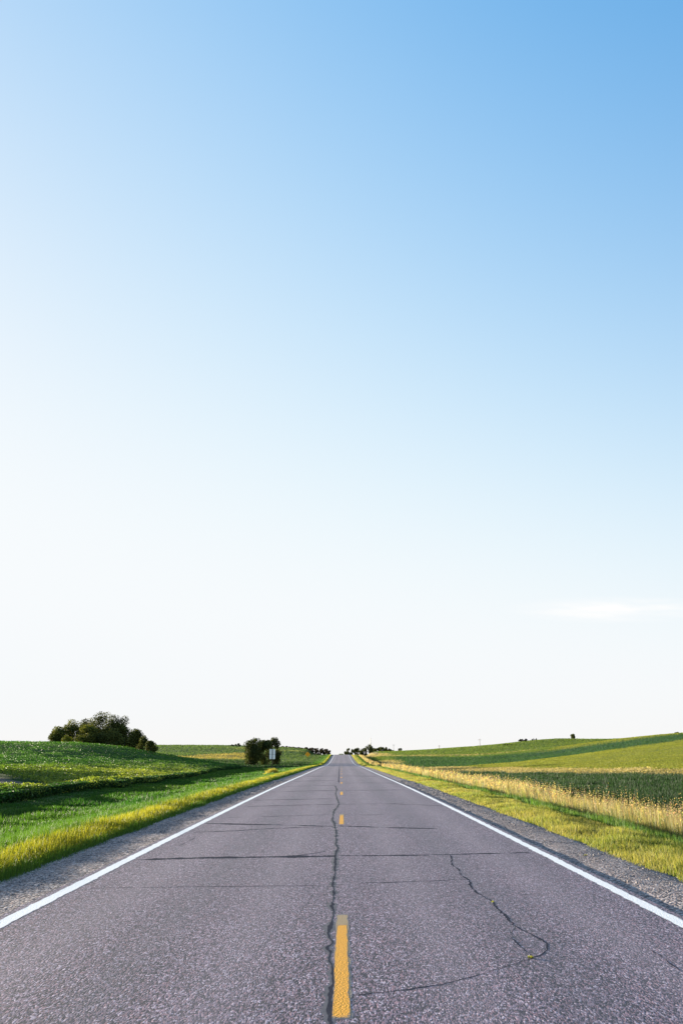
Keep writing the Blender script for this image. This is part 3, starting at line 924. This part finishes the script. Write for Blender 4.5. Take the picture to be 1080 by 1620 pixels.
tree_px('tree', 'tallest tree at the top centre of the hilltop grove', 160, 1126, 44, 244, group=G1, seed=5, low=.05, nleaf=3800, clumps=34, c2=(.11, .12, .028))
tree_px('tree', 'dark crowded tree just right of the tallest in the grove', 178, 1131, 38, 238, group=G1, seed=6, low=.05, nleaf=3400, clumps=30)
tree_px('tree', 'dark tree with sky gaps on the right side of the grove', 197, 1133, 34, 240, group=G1, seed=7, low=.05, nleaf=3000, airy=.10)
tree_px('tree', 'low dark tree sloping down the right end of the grove', 213, 1153, 30, 222, group=G1, seed=8, low=.03, nleaf=2600)
tree_px('tree', 'low spreading dark tree filling the middle of the grove', 170, 1150, 52, 230, group=G1, seed=18, low=.02, nleaf=3600, clumps=30)
tree_px('tree', 'lowest dark tree at the right end of the grove before the separate one', 225, 1164, 20, 205, group=G1, seed=19, low=.03, nleaf=1600, leaf=.36)
tree_px('tree', 'small tree standing apart at the right foot of the grove', 239, 1172, 19, 178, group=G1, seed=9, low=.05, nleaf=1500, leaf=.3, clumps=24, airy=.08, shape=0)
tree_px('bush', 'yellowish bush under the left trees of the grove', 104, 1163, 15, 224, seed=10, c1=(.09, .11, .015), c2=(.17, .18, .02), low=.02, nleaf=700, clumps=12, trunk=.08, leaf=.35, cat='bush')
tree_px('bush', 'low light green bush at the field edge below the grove', 116, 1172, 14, 214, seed=11, c1=(.07, .10, .015), c2=(.14, .16, .02), low=.02, nleaf=500, clumps=10, trunk=.06, leaf=.35, cat='bush')
G2 = 'three trees by the hollow left of the road'
tree_px('tree', 'dense dark tree on the left of the three by the hollow', 400, 1168, 29, 240, group=G2, seed=21, low=.02, nleaf=3600, clumps=32, c1=(.024, .036, .013), c2=(.10, .115, .032))
tree_px('tree', 'middle dark tree of the three by the hollow', 418, 1171, 21, 246, group=G2, seed=22, low=.03, nleaf=2300, airy=.04, c1=(.024, .036, .013), c2=(.10, .115, .032))
tree_px('tree', 'airy tree with sky gaps behind the white sign', 433, 1167, 22, 250, group=G2, seed=23, low=.04, nleaf=2200, airy=.16, c1=(.024, .034, .014), c2=(.10, .11, .036))
tree_px('bush', 'low dark bush at the foot of the three trees', 437, 1188, 14, 252, seed=24, nleaf=700, clumps=12, low=.02, trunk=.06, c2=(.05, .05, .02), cat='bush')
tree_px('bush', 'distant rounded bush on the far left skyline', 376, 1176, 9, 560, seed=25, nleaf=500, clumps=10, low=.02, leaf=.6, cat='bush')
tree_px('bush', 'smaller distant bush on the far left skyline', 367, 1178, 8, 560, seed=26, nleaf=400, clumps=8, low=.02, leaf=.6, cat='bush')

ORD = ['first', 'second', 'third', 'fourth', 'fifth', 'sixth', 'seventh', 'eighth', 'ninth', 'tenth', 'eleventh', 'twelfth', 'thirteenth', 'fourteenth', 'fifteenth', 'sixteenth']
ORD += ['seventeenth', 'eighteenth', 'nineteenth']
LT = [(446, 1180.3, 8), (450, 1181, 7), (455, 1180.2, 7), (460, 1181.6, 6), (464, 1181.4, 6), (468, 1182.4, 6), (473, 1182, 6), (477, 1183, 6), (481, 1182.8, 6), (485, 1182.2, 6), (490, 1183.2, 6), (494, 1182.8, 6), (499, 1183.8, 6), (503, 1183.4, 6), (508, 1184.2, 6), (512, 1184, 7), (517, 1184.8, 7), (521, 1187, 6)]
for i, (px, top, w) in enumerate(LT):
    tree_px('tree', ORD[i] + ' tree from the left in the dark row left of the road crest', px, top, w, 640 - 8 * i, group='distant row of trees left of the road crest', seed=30 + i, nleaf=420, clumps=12, leaf=.55, low=.25, trunk=.22, c1=(.026, .020, .013), c2=(.06, .048, .028))
RT = [(548, 1184.6, 7), (552, 1183.8, 8), (557, 1185, 8), (562, 1184, 8), (567, 1183, 9), (572, 1184.6, 8), (577, 1183.4, 8), (584, 1176.8, 12), (588, 1180.4, 8), (593, 1184, 8), (598, 1182.4, 9), (604, 1181.6, 10), (610, 1182.2, 9), (615, 1184.4, 8), (621, 1187, 8)]
for i, (px, top, w) in enumerate(RT):
    lab = ORD[i] + ' tree from the left in the dark row right of the road crest'
    if i == 7: lab = 'taller tree rising above the row right of the road crest'
    tree_px('tree', lab, px, top, w, 600 - 3 * (i % 4), group='distant row of trees right of the road crest', seed=50 + i, nleaf=620, clumps=12, leaf=.62, low=.05, trunk=.25)
tree_px('tree', 'small lone tree just right of the distant treeline', 632, 1183.6, 7, 560, seed=70, nleaf=380, clumps=9, leaf=.5, low=.15)
RED1, RED2 = (.018, .018, .010), (.04, .036, .018)
tree_px('bush', 'low dark bush patch on the face of the far right hill', 805, 1177.2, 20, 470, seed=71, nleaf=700, clumps=14, leaf=.5, low=.02, c1=RED1, c2=RED2, cat='bush')
tree_px('bush', 'dark bush on the far right hill crest left of the bare one', 829, 1168.6, 16, 496, seed=72, nleaf=800, clumps=14, leaf=.5, low=.02, c1=RED1, c2=RED2, cat='bush')
tree_px('bush', 'thin bare bush on the far right hill crest', 847, 1168.2, 10, 498, seed=73, nleaf=260, clumps=9, leaf=.4, low=.02, c1=RED1, c2=RED2, airy=.25, cat='bush')
tree_px('tree', 'lone small tree standing on the right skyline', 907, 1160.8, 9, 500, seed=74, nleaf=600, clumps=12, leaf=.5, low=.1)
tree_px('bush', 'low hedge bush beside the lone skyline tree', 900, 1168.2, 16, 499, seed=75, nleaf=500, clumps=12, leaf=.5, low=.02, c1=RED1, c2=RED2, cat='bush')
tree_px('bush', 'tiny bush on the near right hill crest', 1073, 1158, 8, 332, seed=76, nleaf=260, clumps=8, leaf=.35, low=.02, cat='bush')

# ------------------------------------------------------------------ signs, poles, tower
def prism(poly, y0, y1):
    n = len(poly)
    v = np.array([(x, y, z) for y in (y0, y1) for x, z in poly], float)
    f3 = [list(range(n)), list(range(2 * n - 1, n - 1, -1))]
    me = bpy.data.meshes.new('panel')
    me.from_pydata([tuple(a) for a in v], [], f3 + [[i, n + i, n + (i + 1) % n, (i + 1) % n] for i in range(n)])
    me.update()
    return me

def rounded(w, h, r, k=4):
    P = []
    for cx, cz, a0 in ((w / 2 - r, h / 2 - r, 0), (-w / 2 + r, h / 2 - r, 90), (-w / 2 + r, -h / 2 + r, 180), (w / 2 - r, -h / 2 + r, 270)):
        for j in range(k + 1):
            a = math.radians(a0 + 90 * j / k)
            P.append((cx + r * math.cos(a), cz + r * math.sin(a)))
    return P

def channel_post(h, parent):
    v, f = join([box(-.03, .03, -.006, .0, -.4, h), box(-.034, -.026, -.035, -.0065, -.4, h), box(.026, .034, -.035, -.0065, -.4, h)])
    return new_obj('post', np_mesh('post', v, f), M_steel, parent)

# white-backed sign facing the other way: post stands between us and the plates
sx, sy = -7.05, 83.5
sz = float(ground_z(sx, sy))
sgn = empty('road_sign', (sx, sy, sz), math.radians(4))
tag(sgn, 'back of a pale upright road sign on a thin post beside the road', 'road sign')
channel_post(1.92 - sz, sgn)
zc_top, zc_bot = 1.92 - sz - .26, 1.92 - sz - .76
for zc, hh_ in ((zc_top, .50), (zc_bot, .46)):
    o = new_obj('sign_panel', prism(rounded(.58, hh_, .04), .002, .010), M_alu, sgn)
    o.location = (0, 0, zc)
    for dz in (-.15, .15):
        v, f = box(-.02, .02, -.047, -.036, zc + dz - .02, zc + dz + .02)
        new_obj('bolt', np_mesh('bolt', v, f), M_steel, sgn)

# yellow diamond
dx_, dy_ = -6.95, 168.0
dz_ = float(ground_z(dx_, dy_))
dia = empty('warning_sign', (dx_, dy_, dz_))
tag(dia, 'small orange-yellow diamond warning sign far along the left verge', 'road sign')
zt = EYE + (1187 - 1193.4) * dy_ / 1350 - dz_
pst = channel_post(zt + .3, dia)
o = new_obj('sign_panel', prism(rounded(.78, .78, .05), -.062, -.054), M_signy, dia)
o.rotation_euler = (0, math.radians(45), 0); o.location = (0, 0, zt)

def pole(x, y, top, label):
    z = float(ground_z(x, y))
    p = empty('utility_pole', (x, y, z))
    tag(p, label, 'utility pole', 'thin utility poles on the right')
    v, f = tube([(0, 0, -.5), (0, 0, top * .5), (0, 0, top)], [.15, .13, .10], 8)
    new_obj('pole', np_mesh('pole', v, f, True), M_wood, p)
    v, f = box(-.9, .9, -.165, -.105, top - .75, top - .63)
    new_obj('crossarm', np_mesh('crossarm', v, f), M_wood, p)
    for q in (-.8, -.35, .35, .8):
        v, f = tube([(q, -.135, top - .63), (q, -.135, top - .55), (q, -.135, top - .47)], [.03, .06, .03], 6)
        new_obj('insulator', np_mesh('insulator', v, f, True), M_glass, p)
for px, top, D, lab in ((759, 1168.5, 470, 'pale thin pole rising from the slope of the far right hill'), (694.6, 1178.5, 520, 'faint thin pole on the skyline left of the far right hill'),
                        (622.4, 1177.5, 640, 'faint thin pole beside the distant right treeline')):
    x = (px - 540) / 1291 * D
    pole(x, D, EYE + (1187 - top) * D / 1350 - float(ground_z(x, D)), lab)

# lattice tower behind the distant trees
tx, ty = (586 - 540) / 1291 * 760, 760
tz = float(ground_z(tx, ty))
tw = empty('lattice_tower', (tx, ty, tz))
tag(tw, 'faint steel lattice tower rising above the treeline right of the crest', 'tower')
TH = EYE + (1187 - 1167.5) * ty / 1350 - tz
def corner(z, q):
    r_ = 1.15 * (1 - z / TH) + .18
    return np.array([r_ * math.cos(q), r_ * math.sin(q), z])
for q in range(3):
    a = q * 2 * math.pi / 3 + .3
    v, f = tube([corner(0, a), corner(TH, a)], [.13, .09], 5)
    new_obj('leg', np_mesh('leg', v, f), M_tower, tw)
    bars = []
    lev = np.linspace(0, TH, 13)
    b_ = a + 2 * math.pi / 3
    for j in range(12):
        bars.append(tube([corner(lev[j], a), corner(lev[j + 1], b_)], [.035, .035], 4))
        bars.append(tube([corner(lev[j + 1], a), corner(lev[j + 1], b_)], [.03, .03], 4))
    v, f = join(bars)
    new_obj('bracing', np_mesh('bracing', v, f), M_tower, tw)
v, f = tube([(0, 0, TH), (0, 0, TH + 1.5)], [.04, .02], 5)
new_obj('antenna', np_mesh('antenna', v, f), M_tower, tw)

# ------------------------------------------------------------------ small plants and stones
# clump of weeds round the sign post
n = 2600
a = rng.uniform(0, 2 * np.pi, n); rr = .78 * np.sqrt(rng.random(n))
bx, by = sx - .02 + rr * np.cos(a) * 1.0, sy - .25 + rr * np.sin(a) * .8
hgt = (.62 * (1 - (rr / .95) ** 2) + .12) * rng.uniform(.5, 1.15, n)
blades('weed_clump', bx, by, hgt, np.full(n, .03), vary((.10, .13, .02), n, .2), vary((.36, .31, .06), n, .2), lean=.35,
       label='bushy yellow weed clump at the foot of the white sign post', cat='weeds', kind=None, seed=8)
# weeds in the cracks
for i, (px, py, lab, m_) in enumerate(((839, 1516, 'yellow-green weed growing where the right lane cracks meet', 40), (779, 1428, 'tiny yellow weed in the upper diagonal crack of the right lane', 12), (925, 1350.5, 'small green weed at the outer edge of the right white line', 60))):
    gx, gy = on_road(px, py)
    a = rng.uniform(0, 2 * np.pi, m_); r_ = .02 * np.sqrt(rng.random(m_))
    bx, by = gx + r_ * np.cos(a) * 1.5, gy + r_ * np.sin(a)
    blades('weed', bx, by, rng.uniform(.008, .022, m_), np.full(m_, .009), vary((.10, .13, .02), m_, .2), vary((.30, .28, .03), m_, .2), lean=.9, zoff=0, zbase=zr(by) + (.004 if i < 2 else -.03),
           label=lab, cat='weed', kind=None, seed=80 + i)

def stones(name, side, n, label, seed):
    r = np.random.default_rng(seed)
    y = 6.5 * (60 / 6.5) ** r.random(n); s = 3.9 + 1.35 * r.random(n) ** .8
    sz = .0055 * np.exp(r.normal(0, .45, n)) * np.maximum(1, y / 14)
    base = np.array([-.016, -.022, -.032, -.045, -.085]) if side < 0 else np.array([-.028, -.028, -.036, -.052, -.09])
    z = zr(y) + np.interp(s, [4.0, 4.3, 4.6, 4.9, 5.2], base) + sz * .3
    O = np.array([(1, 0, 0), (-1, 0, 0), (0, 1, 0), (0, -1, 0), (0, 0, 1), (0, 0, -1)], float)
    F = np.array([(0, 2, 4), (2, 1, 4), (1, 3, 4), (3, 0, 4), (2, 0, 5), (1, 2, 5), (3, 1, 5), (0, 3, 5)])
    k = r.uniform(.6, 1.35, (n, 6, 1)); th = r.uniform(0, 6.28, n); c_, s_ = np.cos(th), np.sin(th)
    V = O[None] * k * np.array([1.2, .9, .7])
    V = np.stack([V[..., 0] * c_[:, None] - V[..., 1] * s_[:, None], V[..., 0] * s_[:, None] + V[..., 1] * c_[:, None], V[..., 2]], -1) * sz[:, None, None]
    V += np.stack([side * s, y, z], 1)[:, None]
    f = (np.arange(n)[:, None, None] * 6 + F[None]).reshape(-1, 3)
    g = r.random(n)
    C = lerp((.10, .09, .10), (.38, .335, .32), g ** 1.2)
    o = new_obj(name, np_mesh(name, V.reshape(-1, 3), f, False, {'col': np.repeat(C, 6, 0)}), M_pebble)
    tag(o, label, 'gravel', kind='stuff')
m, nn, ll = mat_new('loose_stones')
at = nn.new('ShaderNodeAttribute'); at.attribute_name = 'col'
finish(nn, ll, at.outputs['Color'], .85, None, spec=.2)
M_pebble = m
stones('loose_gravel', -1, 16000, 'loose grey and tan stones on the left shoulder', 91)
stones('loose_gravel', 1, 16000, 'loose grey and tan stones on the right shoulder', 92)
